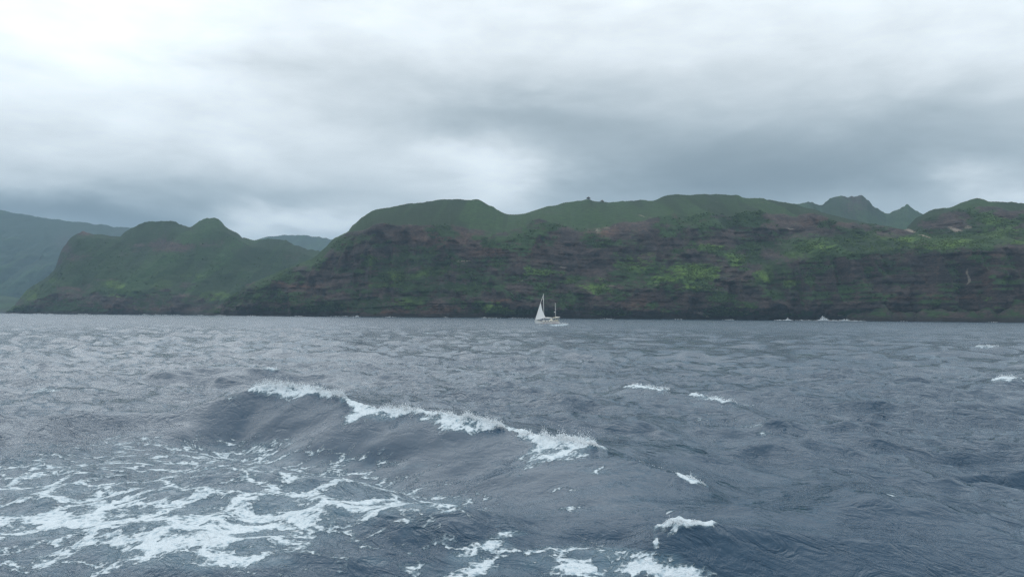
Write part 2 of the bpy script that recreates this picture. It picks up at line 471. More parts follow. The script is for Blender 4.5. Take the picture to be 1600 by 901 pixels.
rows = [dict(px=[318, 2400], z=[-6, -6], **off([300, 2400], [0, 0])),
        dict(px=LX, py=LY, **off([318, 420, 700, 1200, 1600], [25, 40, 55, 60, 55])),
        dict(px=BX, py=BY, **off([318, 420, 700, 1150, 1220, 1420, 1600], [45, 75, 105, 125, 230, 260, 240])),
        dict(px=UX, py=UY, **off([318, 420, 700, 1150, 1250, 1420, 1600], [70, 120, 165, 210, 300, 330, 330])),
        dict(px=MX, py=MY, **off([318, 420, 520, 600, 800, 1150, 1300, 1420, 1600], [90, 150, 200, 480, 480, 560, 420, 360, 460])),
        dict(px=[318, 600, 1600, 2400], z=[-20, 120, 130, 120], **off([318, 2400], [700, 1100])),
        ]
P_main, A_main, pxm, cm = sheet('sea_cliff', cols, rows, [72, 44, 40, 46, 16], [1, 0.9, 0.95, 0.05, 0.0], 1, M_LAND, main_masks)
# (the bench on the right is grassy through its low slope, see main_masks)

# --- headland on the left
HX = [8, 20, 40, 60, 85, 92, 100, 115, 130, 150, 185, 200, 222, 240, 265, 285, 298, 315, 335, 347, 352, 370, 380, 400, 425, 440, 465, 485, 520, 620]
HY = [491, 480, 455, 440, 420, 400, 384, 367, 361, 365, 367, 358, 348, 343, 342, 349, 352, 342, 337, 345, 352, 362, 370, 373, 370, 372, 383, 389, 392, 420]
hcols = np.arange(8, 620, 1.5)
HDX = [8, 100, 300, 620]
HD = np.array([2450, 2350, 2300, 2350], float)


def hoff(lx, lo):
    return dict(dx=HDX, d=HD + np.interp(HDX, lx, lo))


def head_masks(px, py, P, up, C, V, seed):
    n = fbm(px / 40, py / 14, octs=4, seed=seed + 20)
    veg = 0.70 - 0.65 * blobs(px, py, [(260, 385, 70, 9, .75), (210, 393, 30, 6, .6), (110, 392, 16, 22, .9), (130, 362, 16, 5, .8), (100, 410, 14, 10, .9), (200, 470, 170, 13, .95),
                                       (120, 450, 40, 8, .7), (300, 480, 120, 10, .9), (330, 350, 12, 8, .3), (160, 435, 50, 6, .7), (230, 450, 70, 6, .65), (270, 440, 40, 5, .4)], 5)
    veg = np.clip(veg + 0.34 * n + 0.35 * (sstep(0.2, 0.6, up) - 0.5), 0, 1) * sstep(2, 9, P[..., 2])
    lush = blobs(px, py, [(175, 444, 14, 7, .9), (255, 444, 18, 8, .9), (330, 462, 28, 8, .9), (45, 462, 14, 10, 1), (182, 464, 12, 6, .8), (240, 460, 16, 6, .6), (90, 440, 20, 8, .5), (290, 430, 40, 8, .4), (60, 450, 10, 6, .8)], 6)
    return dict(veg=veg, lush=lush, pale=blobs(px, py, [(335, 344, 8, 5, .35), (60, 452, 4, 3, .5)], 7), red=blobs(px, py, [(250, 385, 60, 9, .12), (200, 482, 60, 5, .5), (130, 362, 14, 3, .5), (120, 450, 30, 6, .3)], 8))


rows = [dict(px=[8, 620], z=[-6, -6], **hoff([8, 620], [0, 0])),
        dict(px=[8, 40, 90, 200, 330, 620], py=[491, 474, 458, 452, 462, 480], **hoff([8, 100, 620], [20, 80, 80])),
        dict(px=[8, 40, 85, 100, 200, 330, 450, 620], py=[491, 465, 430, 412, 405, 420, 440, 470], **hoff([8, 100, 620], [40, 260, 300])),
        dict(px=[8, 40, 85, 100, 130, 200, 265, 335, 400, 480, 620], py=[491, 459, 424, 390, 370, 374, 362, 362, 385, 402, 440], **hoff([8, 100, 620], [55, 420, 520])),
        dict(px=HX, py=HY, **hoff([8, 100, 620], [70, 520, 700])),
        dict(px=[8, 620], z=[-20, 100], **hoff([8, 620], [500, 1400]))]
P_head, A_head, pxh, chd = sheet('headland', hcols, rows, [34, 30, 34, 22, 12], [0.9, 0.35, 0.3, 0.12, 0.0], 31, M_LAND, head_masks, amp=0.9, strata=0.8, rough=2.6)

# --- hazy mountains
def far_masks(px, py, P, up, C, V, seed):
    n = fbm(px / 60, py / 30, octs=4, seed=seed + 20)
    z = np.zeros_like(px)
    return dict(veg=np.clip(0.75 + 0.30 * n, 0, 1), lush=z + np.clip(0.2 * n, 0, 1), pale=z, red=z)


def far_sheet(name, tx, ty, d0, d1, x0, x1, step, seed, back, amp=2.0):
    c = np.arange(x0, x1, step)
    dx = [x0, x1]
    tyn = np.array(ty, float)
    rows = [dict(px=dx, z=[-8, -8], dx=dx, d=[d0, d0]),
            dict(px=tx, py=tyn * 0.45 + 494 * 0.55, dx=dx, d=[d0 * .72 + d1 * .28] * 2),
            dict(px=tx, py=tyn * 0.8 + 494 * 0.2, dx=dx, d=[d0 * .36 + d1 * .64] * 2),
            dict(px=tx, py=ty, dx=dx, d=[d1, d1]),
            dict(px=dx, z=[-20, -20], dx=dx, d=[back, back])]
    return sheet(name, c, rows, [40, 60, 50, 10], [0.5, 0.45, 0.3, 0], seed, M_LAND, far_masks, amp=amp, strata=0.4, rough=3.0 if name == 'peak' else 1.5)


far_sheet('mountain', [-900, -500, -300, -100, 0, 60, 120, 180, 240, 330, 400, 480, 580, 720], [330, 304, 318, 314, 327, 337, 345, 352, 360, 380, 396, 412, 435, 470],
          4700, 6200, -900, 720, 3.0, 51, 7600, amp=3.2)
far_sheet('mountain', [300, 360, 430, 460, 490, 530, 580, 640, 700], [420, 385, 368, 365, 368, 374, 390, 410, 470],
          5200, 6600, 300, 700, 2.4, 53, 7900, amp=3.0)
far_sheet('peak', [1150, 1215, 1240, 1255, 1275, 1285, 1292, 1300, 1308, 1320, 1340, 1350, 1365, 1385, 1395, 1405, 1415, 1425, 1440, 1470, 1540], [350, 322, 317, 314.5, 314, 317, 311, 305, 303, 305, 304, 307, 319, 331, 327, 323, 318, 323, 332, 350, 400],
          2700, 3500, 1150, 1540, 1.6, 61, 4600, amp=2.2)
# green lowland at the foot of the hazy mountain
far_sheet('lowland', [-700, -300, -100, 0, 30, 60, 120], [440, 452, 456, 461, 466, 474, 489], 3300, 3900, -700, 120, 3.0, 71, 4600, amp=0.6)


# ------------------------------------------------------------------ sea
def crest_line(pts, n):
    pts = np.array(pts, float)
    W = at_z(pts[:, 0], pts[:, 1], pts[:, 2])
    t = np.arange(len(W)); tt = np.linspace(0, len(W) - 1, n)
    Q = np.stack([np.interp(tt, t, W[:, i]) for i in range(3)], -1)
    for _ in range(14):
        Q[1:-1] = (Q[:-2] + 2 * Q[1:-1] + Q[2:]) / 4
    return Q


MAINW = [(215, 662, 0.0), (250, 652, 0.15), (300, 637, 0.36), (345, 620, 0.70), (400, 603, 0.97), (450, 605, 0.99), (510, 613, 0.93), (545, 629, 0.76), (590, 645, 0.60), (625, 639, 0.69), (700, 652, 0.68), (780, 665, 0.60), (815, 680, 0.47),
         (870, 688, 0.52), (930, 699, 0.55), (985, 717, 0.53), (1060, 741, 0.50), (1110, 762, 0.26), (1150, 790, 0.05)]
WAVES = [  # crest points (photo column, row, crest height in metres), front width, back width, trough
    (MAINW, 1.4, 4.2, 0.60),
    ([(960, 850, .0), (1020, 824, .34), (1060, 821, .44), (1110, 819, .46), (1200, 831, .40), (1300, 839, .38), (1400, 847, .40), (1500, 855, .34), (1640, 866, .30), (1800, 880, .1)], 0.75, 2.5, 0.28),
    ([(520, 830, .0), (580, 800, .22), (650, 786, .34), (720, 790, .34), (780, 806, .2), (820, 826, 0)], 0.8, 2.4, 0.22),
    ([(40, 606, .1), (60, 592, .45), (95, 588, .5), (130, 600, .35), (160, 612, .1)], 1.3, 3.0, 0.2),
    ([(960, 606, .1), (990, 601, .40), (1050, 611, .36), (1090, 617, .40), (1150, 629, .25), (1190, 645, .05)], 1.1, 3.0, 0.15),
    ([(-60, 672, .1), (20, 660, .24), (70, 650, .28), (140, 646, .24), (210, 652, .12), (260, 664, .0)], 0.8, 2.0, 0.15),
    ([(210, 584, .1), (260, 577, .4), (330, 572, .45), (400, 573, .5), (440, 578, .35), (480, 586, .1)], 1.6, 4.0, 0.2),
    ([(30, 526, .2), (55, 521, .5), (75, 519, .55), (100, 523, .2)], 1.6, 2.5, 0.2),
    ([(850, 541, .3), (865, 538, .6), (880, 541, .3)], 1.5, 2, 0.1),
    ([(1420, 543, .3), (1440, 540, .6), (1485, 544, .55), (1500, 547, .2)], 1.5, 3, 0.2),
    ([(1510, 543, .2), (1530, 540, .45), (1565, 541, .45), (1580, 543, .2)], 1.3, 2, 0.2),
    ([(1545, 594, .1), (1562, 588, .5), (1590, 590, .5), (1640, 598, .3)], 1.2, 3, 0.2),
]


CREST_FOAM = [(0, 385, 548, .42), (0, 540, 600, .12), (0, 568, 800, .62), (0, 790, 830, .2), (0, 808, 938, 1.5), (0, 1066, 1106, .15), (1, 1024, 1112, .045), (4, 982, 1052, .5), (4, 1076, 1150, .18), (11, 1556, 1596, .6), (10, 1522, 1566, .8), (6, 408, 440, .3)]


def rings():
    r = [0.02, 0.6, 1.5, 2.5, 3.5, 4.4]
    while r[-1] < 60: r.append(r[-1] * 1.0068)
    while r[-1] < 600: r.append(r[-1] * 1.0125)
    while r[-1] < 16000: r.append(r[-1] * 1.055)
    return np.array(r)


rr = rings()
a_front = np.radians(np.linspace(-37, 37, 940))
a_back = np.radians(np.linspace(37, 323, 132)[1:-1])
aa = np.concatenate([a_front, a_back])
dth = np.abs(np.roll(aa, -1) - aa); dth[len(a_front) - 1] = dth[len(a_front)]; dth[-1] = dth[-2]
Rg, Ag = np.meshgrid(rr, aa, indexing='ij')
X = Rg * np.sin(Ag); Y = Rg * np.cos(Ag)
dr = np.gradient(rr)[:, None] * np.ones_like(X)
sp = np.maximum(dr * 0.7, Rg * dth[None])
Z = np.zeros_like(X); DX = np.zeros_like(X); DY = np.zeros_like(X)
# height of the sea near a point, from the mesh itself
def sea_z(x, y):
    a = np.arctan2(x, y); r = np.hypot(x, y)
    i = np.clip(np.searchsorted(rr, r), 1, len(rr) - 1)
    j = np.clip(np.round((a - a_front[0]) / (a_front[1] - a_front[0])).astype(int), 0, len(a_front) - 1)
    f = np.clip((r - rr[i - 1]) / (rr[i] - rr[i - 1]), 0, 1)
    return Z[i - 1, j] * (1 - f) + Z[i, j] * f


near = Rg < 120
damp = np.ones_like(X)
CR = []
FIT = []
add = np.zeros_like(X)
front_mask = np.zeros_like(X)
idx = np.where(near)
xn, yn = X[idx], Y[idx]
zn = np.zeros_like(xn); dampn = np.ones_like(xn); fcn = np.zeros_like(xn); calmn = np.zeros_like(xn)
for wi, (pts, wf, wb, tr) in enumerate(WAVES):
    Q = crest_line(pts, 110 if wi == 0 else 60)
    CR.append(Q)
    T = np.gradient(Q[:, :2], axis=0); T /= np.linalg.norm(T, axis=1, keepdims=True)
    sel = (xn > Q[:, 0].min() - 14) & (xn < Q[:, 0].max() + 14) & (yn > Q[:, 1].min() - 14) & (yn < Q[:, 1].max() + 14)
    xs, ys = xn[sel], yn[sel]
    if len(xs) == 0: continue
    best = np.full(len(xs), 1e9)
    for j in range(len(Q)):
        best = np.minimum(best, (xs - Q[j, 0]) ** 2 + (ys - Q[j, 1]) ** 2)
    dist = np.sqrt(best)
    sw = np.zeros(len(xs)); side = np.zeros(len(xs)); zc_ = np.zeros(len(xs)); bi = np.zeros(len(xs)); tang = np.zeros(len(xs))
    soft = 0.30 if wi == 0 else 0.20
    for j in range(len(Q)):
        ex, ey = xs - Q[j, 0], ys - Q[j, 1]
        w_ = np.exp(-np.minimum((np.sqrt(ex * ex + ey * ey) - dist) / soft, 60))
        sw += w_; side += w_ * (ex * T[j, 1] - ey * T[j, 0]); zc_ += w_ * Q[j, 2]; bi += w_ * j     # side > 0 towards the viewer
        if j in (0, len(Q) - 1): tang += w_ * np.abs(ex * T[j, 0] + ey * T[j, 1])
    side /= sw; zc_ /= sw; bi /= sw; tang /= sw
    fr = side > 0
    lean = 1 + 0.16 * vnoise(bi / 9.0, np.zeros(len(bi)), seed=3)
    end = tang
    af = np.abs(side) / (wf * lean)
    g = np.where(fr, (np.log1p(np.exp(6 * (1 - 0.80 * af))) / 6.0 if wi == 0 else np.exp(-np.sqrt(af ** 2 + 0.006) ** 1.15)) - (tr / Q[:, 2].max()) * np.exp(-((np.abs(side) - 2.3 * wf) / (1.0 * wf)) ** 2),
                 np.exp(-np.sqrt((side / wb) ** 2 + 0.0015) ** 1.05))
    g *= np.exp(-(end / (1.2 * wf)) ** 2)
    # fluting that runs down the face
    fl = vnoise(bi * 0.22 + side * 0.35, side * 0.12, seed=8) * 0.06 * np.exp(-((side - wf) / wf) ** 2) * np.where(fr, 1, 0)
    FIT.append((Q, sel, bi, dist, end, wf))
    zn[sel] += zc_ * g + fl * np.minimum(1, zc_ * 2)
    if wi == 0: calmn[sel] = np.maximum(calmn[sel], np.exp(-((side - 1.2 * wf) / (1.5 * wf)) ** 2) * np.clip(zc_ * 3, 0, 1) * np.exp(-(end / wf) ** 2))
    cpx = np.interp(bi, np.arange(len(Q)), proj(Q)[0]) + 10 * vnoise(bi * 0.8, side * 3, seed=12)
    for (w_, p0, p1, fall) in CREST_FOAM:
        if w_ != wi: continue
        along = sstep(p0 - 4, p0 + 12, cpx) * sstep(p1 + 4, p1 - 12, cpx)
        fw = fall * (0.55 + 0.8 * np.clip(vnoise(bi * 0.16, bi * 0, seed=14) + 0.5 * vnoise(bi * 0.5, bi * 0, seed=15), -0.6, 1))
        fcn[sel] = np.maximum(fcn[sel], 1.25 * along * sstep(-0.40, -0.1, side) * sstep(fw * 1.5, fw * 0.15, side) * (end < 0.3))
    dampn[sel] = np.minimum(dampn[sel], 1 - (0.70 if wi < 3 else 0.45) * np.exp(-(dist / (2.2 * wf)) ** 2) * np.clip(zc_ * 4, 0, 1))
Z[idx] += zn; damp[idx] = dampn
crestf = np.zeros_like(X); crestf[idx] = fcn
calm = np.zeros_like(X); calm[idx] = calmn

wr = np.random.default_rng(23)
main_dir = math.atan2(-0.66, -0.75)
nw = 130
lam = np.exp(wr.uniform(math.log(0.55), math.log(38), nw))
gust = 1 + 0.45 * fbm(X / 22, Y / 22, octs=2, seed=90)
for i in range(nw):
    lm = lam[i]
    th = main_dir + wr.normal(0, 0.62 if lm < 6 else 0.42)
    kx, ky = math.cos(th), math.sin(th)
    kk = 2 * math.pi / lm
    a = (0.0068 if lm < 11 else 0.0052) * lm / (1 + (lm / 9) ** 1.5) * wr.uniform(0.6, 1.35)
    w = sstep(1.4, 2.8, lm / sp) * damp
    if lm < 5: w = w * gust
    ph = kk * (kx * X + ky * Y) + wr.uniform(0, 6.283)
    ca, sa = np.cos(ph), np.sin(ph)
    Z += a * w * ca
    DX -= 0.85 * a * w * kx * sa; DY -= 0.85 * a * w * ky * sa
# bring every crest back to its own height where waves cross
for _ in range(3):
    for (Q, sel, bi, dist, end, wf) in FIT:
        er = Q[:, 2] - sea_z(Q[:, 0], Q[:, 1])
        er[1:-1] = (er[:-2] + er[1:-1] + er[2:]) / 3
        ed = np.interp(bi, np.arange(len(Q)), er) * np.exp(-(dist / (0.9 * wf)) ** 2) * np.exp(-(end / (0.8 * wf)) ** 2)
        zz_ = np.zeros(len(xn)); zz_[sel] = ed
        Z[idx] += zz_
Z += crestf * (0.035 + 0.05 * fbm(X / 0.22, Y / 0.22, octs=3, seed=99)) * sstep(80, 20, Rg)
X = X + DX; Y = Y + DY
SP = np.stack([X, Y, Z], -1)
spx, spy = proj(SP.reshape(-1, 3)); spx = spx.reshape(X.shape); spy = spy.reshape(X.shape)
spx[Y < 1] = -9999

FOAM = [  # photo column, row, half widths, strength of the lace on the water
    (330, 800, 430, 90, .56), (200, 850, 360, 70, .64), (300, 715, 330, 44, .44), (60, 750, 170, 60, .54), (560, 770, 220, 40, .45), (880, 880, 230, 40, .52),
    (60, 810, 130, 22, .95), (180, 805, 110, 22, .95), (330, 830, 150, 30, .95), (250, 855, 130, 24, .95), (420, 815, 150, 20, .92), (520, 795, 130, 18, .92), (640, 790, 110, 13, .85),
    (350, 880, 110, 16, .95), (150, 770, 120, 18, .62), (60, 760, 100, 18, .68), (30, 730, 90, 16, .52), (330, 775, 130, 16, .52), (260, 720, 110, 16, .55), (420, 715, 70, 20, .62), (350, 700, 90, 16, .50),
    (430, 740, 110, 14, .58), (560, 745, 90, 20, .50), (500, 770, 100, 16, .56), (640, 725, 60, 12, .46), (230, 690, 60, 10, .46), (450, 690, 40, 10, .45), (540, 720, 60, 12, .46), (700, 780, 70, 9, .62),
    (820, 742, 40, 7, .50), (925, 735, 40, 9, .48), (880, 765, 30, 5, .46), (930, 795, 60, 10, .46), (860, 808, 60, 6, .46), (1000, 780, 40, 8, .40),
    (740, 880, 50, 20, .85), (770, 850, 36, 12, .9), (800, 832, 26, 7, .9), (660, 890, 70, 14, .55), (900, 890, 70, 14, .95), (985, 880, 80, 22, .95), (1060, 895, 60, 14, .95), (960, 862, 50, 8, .88), (870, 860, 50, 16, .62),
    (1024, 843, 6, 16, .9), (960, 862, 60, 4, .85), (1045, 872, 30, 10, .7), (1050, 830, 30, 4, .62), (1105, 823, 12, 3, .7), (720, 897, 40, 8, .8), (820, 870, 30, 14, .6), (590, 875, 50, 14, .5), (30, 880, 60, 9, .55), (100, 895, 90, 8, .5), (20, 830, 50, 14, .5),
    (470, 606, 50, 6, .95), (415, 602, 26, 4, 1), (520, 617, 22, 7, 1), (625, 642, 40, 5, .95), (700, 655, 60, 8, 1), (770, 664, 26, 7, .95), (575, 646, 20, 3, .8), (870, 690, 55, 14, 1), (885, 706, 34, 14, .95), (830, 682, 22, 6, .95), (920, 688, 16, 7, .9),
    (940, 735, 30, 8, .55), (1085, 743, 22, 4, .7), (1055, 755, 6, 12, .5), (1010, 604, 26, 6, .72), (1110, 622, 34, 4, .72), (1160, 633, 24, 5, .50), (1180, 664, 26, 4, .55), (1195, 676, 18, 4, .55), (1120, 655, 80, 6, .36), (1050, 640, 60, 6, .36),
    (75, 609, 26, 4, .85), (50, 612, 18, 3, .6), (420, 575, 14, 3, .8), (808, 586, 8, 3, .55), (1545, 542, 22, 3, .9), (1572, 592, 16, 5, .9), (1596, 596, 10, 3, .7), (670, 520, 14, 1.5, .7), (1390, 772, 18, 4, .5), (1450, 780, 30, 4, .42),
    (1220, 880, 120, 5, .34), (1130, 862, 60, 6, .34), (365, 618, 26, 8, .5), (1500, 845, 40, 4, .42), (1590, 850, 20, 4, .5), (1040, 800, 60, 6, .36),
    (870, 508, 16, 1.6, .95), (882, 507, 8, 1.2, .9),
]
foam = np.zeros_like(X)
fsel = np.where((spx > -200) & (spx < 1800) & (spy < 1000) & (Y > 3))
fx, fy = spx[fsel], spy[fsel]
ux = vnoise(fx / 60, fy / 24, seed=77); uy = vnoise(fx / 60, fy / 24, seed=78)
fm = np.zeros_like(fx)
for (bx, by, rx, ry, s) in FOAM:
    wx = fx + min(18, 0.3 * rx) * ux; wy = fy + min(6, 0.3 * ry) * uy
    s2 = 0.92 * s * np.exp(-(((wx - bx) / rx) ** 2 + ((wy - by) / ry) ** 2) ** 1.3)
    fm = np.maximum(fm, s2) + 0.25 * np.minimum(fm, s2)
foam[fsel] = np.clip(fm, 0, 1.1)
foam = np.maximum(foam, crestf)
# scattered small whitecaps on the steepest far crests
cv = sstep(0.30, 0.52, Z) * sstep(60, 120, Rg) * sstep(0.45, 0.9, fbm(X / 9, Y / 5, octs=2, seed=95))
foam = np.maximum(foam, 0.75 * cv * (vnoise(X / 60, Y / 60, seed=96) > 0.15))

M_SEA, q = material('sea_water')
pos = q.new('ShaderNodeNewGeometry').outputs['Position']
ca, sa = math.cos(-main_dir), math.sin(-main_dir)
rot = q.new('ShaderNodeVectorRotate'); rot.rotation_type = 'Z_AXIS'; q.L.new(pos, rot.inputs['Vector']); rot.inputs['Angle'].default_value = -main_dir
wpos = q.v('MULTIPLY', rot.outputs[0], (1.0, 0.58, 1.0))
b1 = q.noise(wpos, 0.75, 3, 0.55, 0.5)
b2 = q.noise(wpos, 2.6, 4, 0.6, 0.8)
b3 = q.noise(q.v('MULTIPLY', rot.outputs[0], (1.0, 0.6, 1.0)), 9.0, 4, 0.62, 0.5)
patch = q.ramp(q.noise(pos, 0.11, 3), 0.35, 0.65, 0.45, 1.2)
hgt = q.m('MULTIPLY', q.m('MULTIPLY_ADD', q.attr('calm'), -0.72, 1.0), q.m('ADD', q.m('MULTIPLY', b1, 0.22), q.m('MULTIPLY', patch, q.m('ADD', q.m('MULTIPLY', q.m('SUBTRACT', 1.0, q.m('ABSOLUTE', q.m('MULTIPLY_ADD', b2, 2.0, -1.0))), 0.075), q.m('ADD', q.m('MULTIPLY', b2, 0.06), q.m('MULTIPLY', b3, 0.036))))))
fo = q.attr('foam')
# lace: cell walls of stretched bubbles at two sizes, frayed by noise
wv = q.v('ADD', pos, q.v('SCALE', q.v('SUBTRACT', q.noise(pos, 1.3, 4, 0.6, 0.0, out=1), (0.5, 0.5, 0.5)), scale=1.1))
wv = q.v('MULTIPLY', wv, (0.75, 1.0, 1.0))


def cells(scale):
    n = q.new('ShaderNodeTexVoronoi'); n.feature = 'DISTANCE_TO_EDGE'; n.voronoi_dimensions = '2D'
    q.L.new(wv, n.inputs['Vector']); n.inputs['Scale'].default_value = scale
    return n.outputs['Distance']


e1 = q.ramp(cells(1.25), 0.0, 0.30, 1.0, 0.0, smooth=False)
e2 = q.ramp(cells(3.4), 0.0, 0.36, 1.0, 0.0, smooth=False)
fn = q.noise(pos, 2.2, 6, 0.68)
fn2 = q.noise(pos, 11.0, 4, 0.65)
lace = q.m('ADD', q.m('ADD', q.m('MULTIPLY', e1, 0.55), q.m('MULTIPLY_ADD', e2, 0.30, q.m('MULTIPLY', q.ramp(cells(8.5), 0.0, 0.36, 1.0, 0.0, smooth=False), 0.22))), q.m('ADD', q.m('MULTIPLY', q.m('SUBTRACT', fn, 0.5), 1.0), q.m('MULTIPLY', q.m('SUBTRACT', fn2, 0.5), 0.9)))
thr = q.m('MULTIPLY_ADD', fo, -0.86, 1.12)
cov = q.ramp(q.m('SUBTRACT', lace, thr), -0.10, 0.26)
cov = q.m('MULTIPLY', cov, q.ramp(fo, 0.10, 0.30))
milk = q.m('MULTIPLY', q.ramp(q.m('ADD', fo, q.m('MULTIPLY', q.m('SUBTRACT', fn, 0.5), 0.9)), 0.25, 0.95), 0.26)          # bubbles just under the surface
body = q.mix(milk, (0.007, 0.040, 0.078, 1), (0.20, 0.33, 0.40, 1))
fcol = q.mix(q.m('MULTIPLY', q.ramp(cov, 0.3, 1.0), q.ramp(q.m('ADD', fn2, q.m('MULTIPLY', q.m('SUBTRACT', lace, thr), 0.6)), 0.35, 0.85)), (0.26, 0.37, 0.44, 1), (0.60, 0.665, 0.71, 1))
q.L.new(q.mix(cov, body, fcol), q.bs.inputs['Base Color'])
q.L.new(q.m('MULTIPLY_ADD', cov, 0.55, q.attr('chop')), q.bs.inputs['Roughness'])
q.bs.inputs['IOR'].default_value = 1.333
bm = q.new('ShaderNodeBump'); bm.inputs['Strength'].default_value = 1.0; bm.inputs['Distance'].default_value = 1.0
q.L.new(q.m('ADD', hgt, q.m('MULTIPLY', cov, q.m('MULTIPLY_ADD', fn2, 0.06, 0.006))), bm.inputs['Height'])
q.L.new(bm.outputs[0], q.bs.inputs['Normal'])
nr, nc = X.shape
chop = 0.05 + 0.17 * sstep(30, 300, Rg)          # wavelets too fine for the mesh far out
new_mesh('sea', SP.reshape(-1, 3), grid_faces(nr, nc, wrap=True)[:, ::-1], M_SEA, dict(foam=foam, chop=chop, calm=calm), kind='structure')

# ------------------------------------------------------------------ foam thrown up by the breaking crests
M_FOAM, q = material('white_foam')
fp = q.new('ShaderNodeTexCoord').outputs['Object']
q.L.new(q.mix(q.noise(fp, 6, 3), (0.90, 0.93, 0.95, 1), (0.96, 0.97, 0.98, 1)), q.bs.inputs['Base Color'])
q.bs.inputs['Roughness'].default_value = 0.8
tl = q.new('ShaderNodeBsdfTranslucent'); tl.inputs[0].default_value = (0.90, 0.93, 0.95, 1)      # light passes through the spray
mx = q.new('ShaderNodeMixShader'); mx.inputs[0].default_value = 0.5
q.L.new(q.bs.outputs[0], mx.inputs[1]); q.L.new(tl.outputs[0], mx.inputs[2]); q.L.new(mx.outputs[0], q.out.inputs[0])

t = (1 + 5 ** 0.5) / 2
ICO_V = np.array([(-1, t, 0), (1, t, 0), (-1, -t, 0), (1, -t, 0), (0, -1, t), (0, 1, t), (0, -1, -t), (0, 1, -t), (t, 0, -1), (t, 0, 1), (-t, 0, -1), (-t, 0, 1)]) / math.sqrt(1 + t * t)
ICO_F = np.array([(0, 11, 5), (0, 5, 1), (0, 1, 7), (0, 7, 10), (0, 10, 11), (1, 5, 9), (5, 11, 4), (11, 10, 2), (10, 7, 6), (7, 1, 8), (3, 9, 4), (3, 4, 2), (3, 2, 6), (3, 6, 8), (3, 8, 9), (4, 9, 5), (2, 4, 11), (6, 2, 10), (8, 6, 7), (9, 8, 1)])
OCT_V = np.array([(1, 0, 0), (-1, 0, 0), (0, 1, 0), (0, -1, 0), (0, 0, 1), (0, 0, -1)], float)
OCT_F = np.array([(0, 2, 4), (2, 1, 4), (1, 3, 4), (3, 0, 4), (2, 0, 5), (1, 2, 5), (3, 1, 5), (0, 3, 5)])


def lumps(name, C, S, mat, base='ico', kind='stuff', jit=0.3, smooth=True, seed=0, attrs=None):
    """one mesh of many irregular lumps; C centres (n,3), S sizes (n,) or (n,3)"""
    g = np.random.default_rng(seed)
    BV, BF = (ICO_V, ICO_F) if base == 'ico' else (OCT_V, OCT_F)
    n = len(C)
    S = np.asarray(S, float)
    if S.ndim == 1: S = S[:, None] * np.ones(3)
    V = BV[None] * (1 + jit * g.uniform(-1, 1, (n, len(BV), 1)))
    V = V * S[:, None, :]
    a = g.uniform(0, 6.283, n); c, s = np.cos(a)[:, None], np.sin(a)[:, None]
    V = np.stack([V[..., 0] * c - V[..., 1] * s, V[..., 0] * s + V[..., 1] * c, V[..., 2]], -1) + C[:, None, :]
    Fc = BF[None] + (np.arange(n) * len(BV))[:, None, None]
    at_ = {kx: np.repeat(vx, len(BV)) for kx, vx in (attrs or {}).items()}
    return new_mesh(name, V.reshape(-1, 3), Fc.reshape(-1, 3), mat, at_, smooth=smooth, kind=kind)


def crest_foam(Q, px0, px1, n, up, fall, size, seed, blob_n=0):
    """spray and tumbling foam along the part of a crest between two photo columns"""
    g = np.random.default_rng(seed)
    cpx, _ = proj(Q)
    tt = np.interp(g.uniform(px0, px1, n), cpx, np.arange(len(Q)))
    i0 = np.clip(tt.astype(int), 0, len(Q) - 2); f = (tt - i0)[:, None]
    B = Q[i0] * (1 - f) + Q[i0 + 1] * f
    T = Q[i0 + 1] - Q[i0]; T /= np.linalg.norm(T, axis=1, keepdims=True) + 1e-9
    N = np.stack([T[:, 1], -T[:, 0]], -1)                       # towards the front
    tau = (np.interp(tt, [np.interp(px0, cpx, np.arange(len(Q))), np.interp(px1, cpx, np.arange(len(Q)))], [0, 1]))
    env = np.clip(np.minimum(tau, 1 - tau) * 7, 0.1, 1) * (0.35 + 0.65 * np.clip(0.55 + vnoise(tt / 4.0, tt * 0, seed=seed) + 0.5 * vnoise(tt / 1.4, tt * 0, seed=seed + 1), 0.05, 1.3))
    s = g.exponential(0.42, n) - 0.18
    P = B.copy()
    P[:, :2] += N * (s * fall * env)[:, None]
    hz = sea_z(P[:, 0], P[:, 1])
    lift = g.exponential(0.33, n) * up * env * np.exp(-np.clip(s, 0, 9) * 4.0) * (0.35 + 1.3 * np.clip(vnoise(tt * 1.7, tt * 0, seed=seed + 3) + 0.3, 0, 1))
    P[:, 2] = hz + lift
    sz = size * g.uniform(0.4, 1.5, n) * np.exp(-lift / up * 0.55)
    keep = lift > 0.03 * up / 0.2
    return P[keep], sz[keep]


def breaking(name, segs, seed):
    Ps, Ss = [], []
    for i, (w, a, b, n, up, fall, size) in enumerate(segs):
        p, s = crest_foam(CR[w], a, b, n, up, fall, size, seed + i * 7)
        Ps.append(p); Ss.append(s)
    return lumps(name, np.concatenate(Ps), np.concatenate(Ss), M_FOAM, 'oct', jit=0.45, seed=seed)


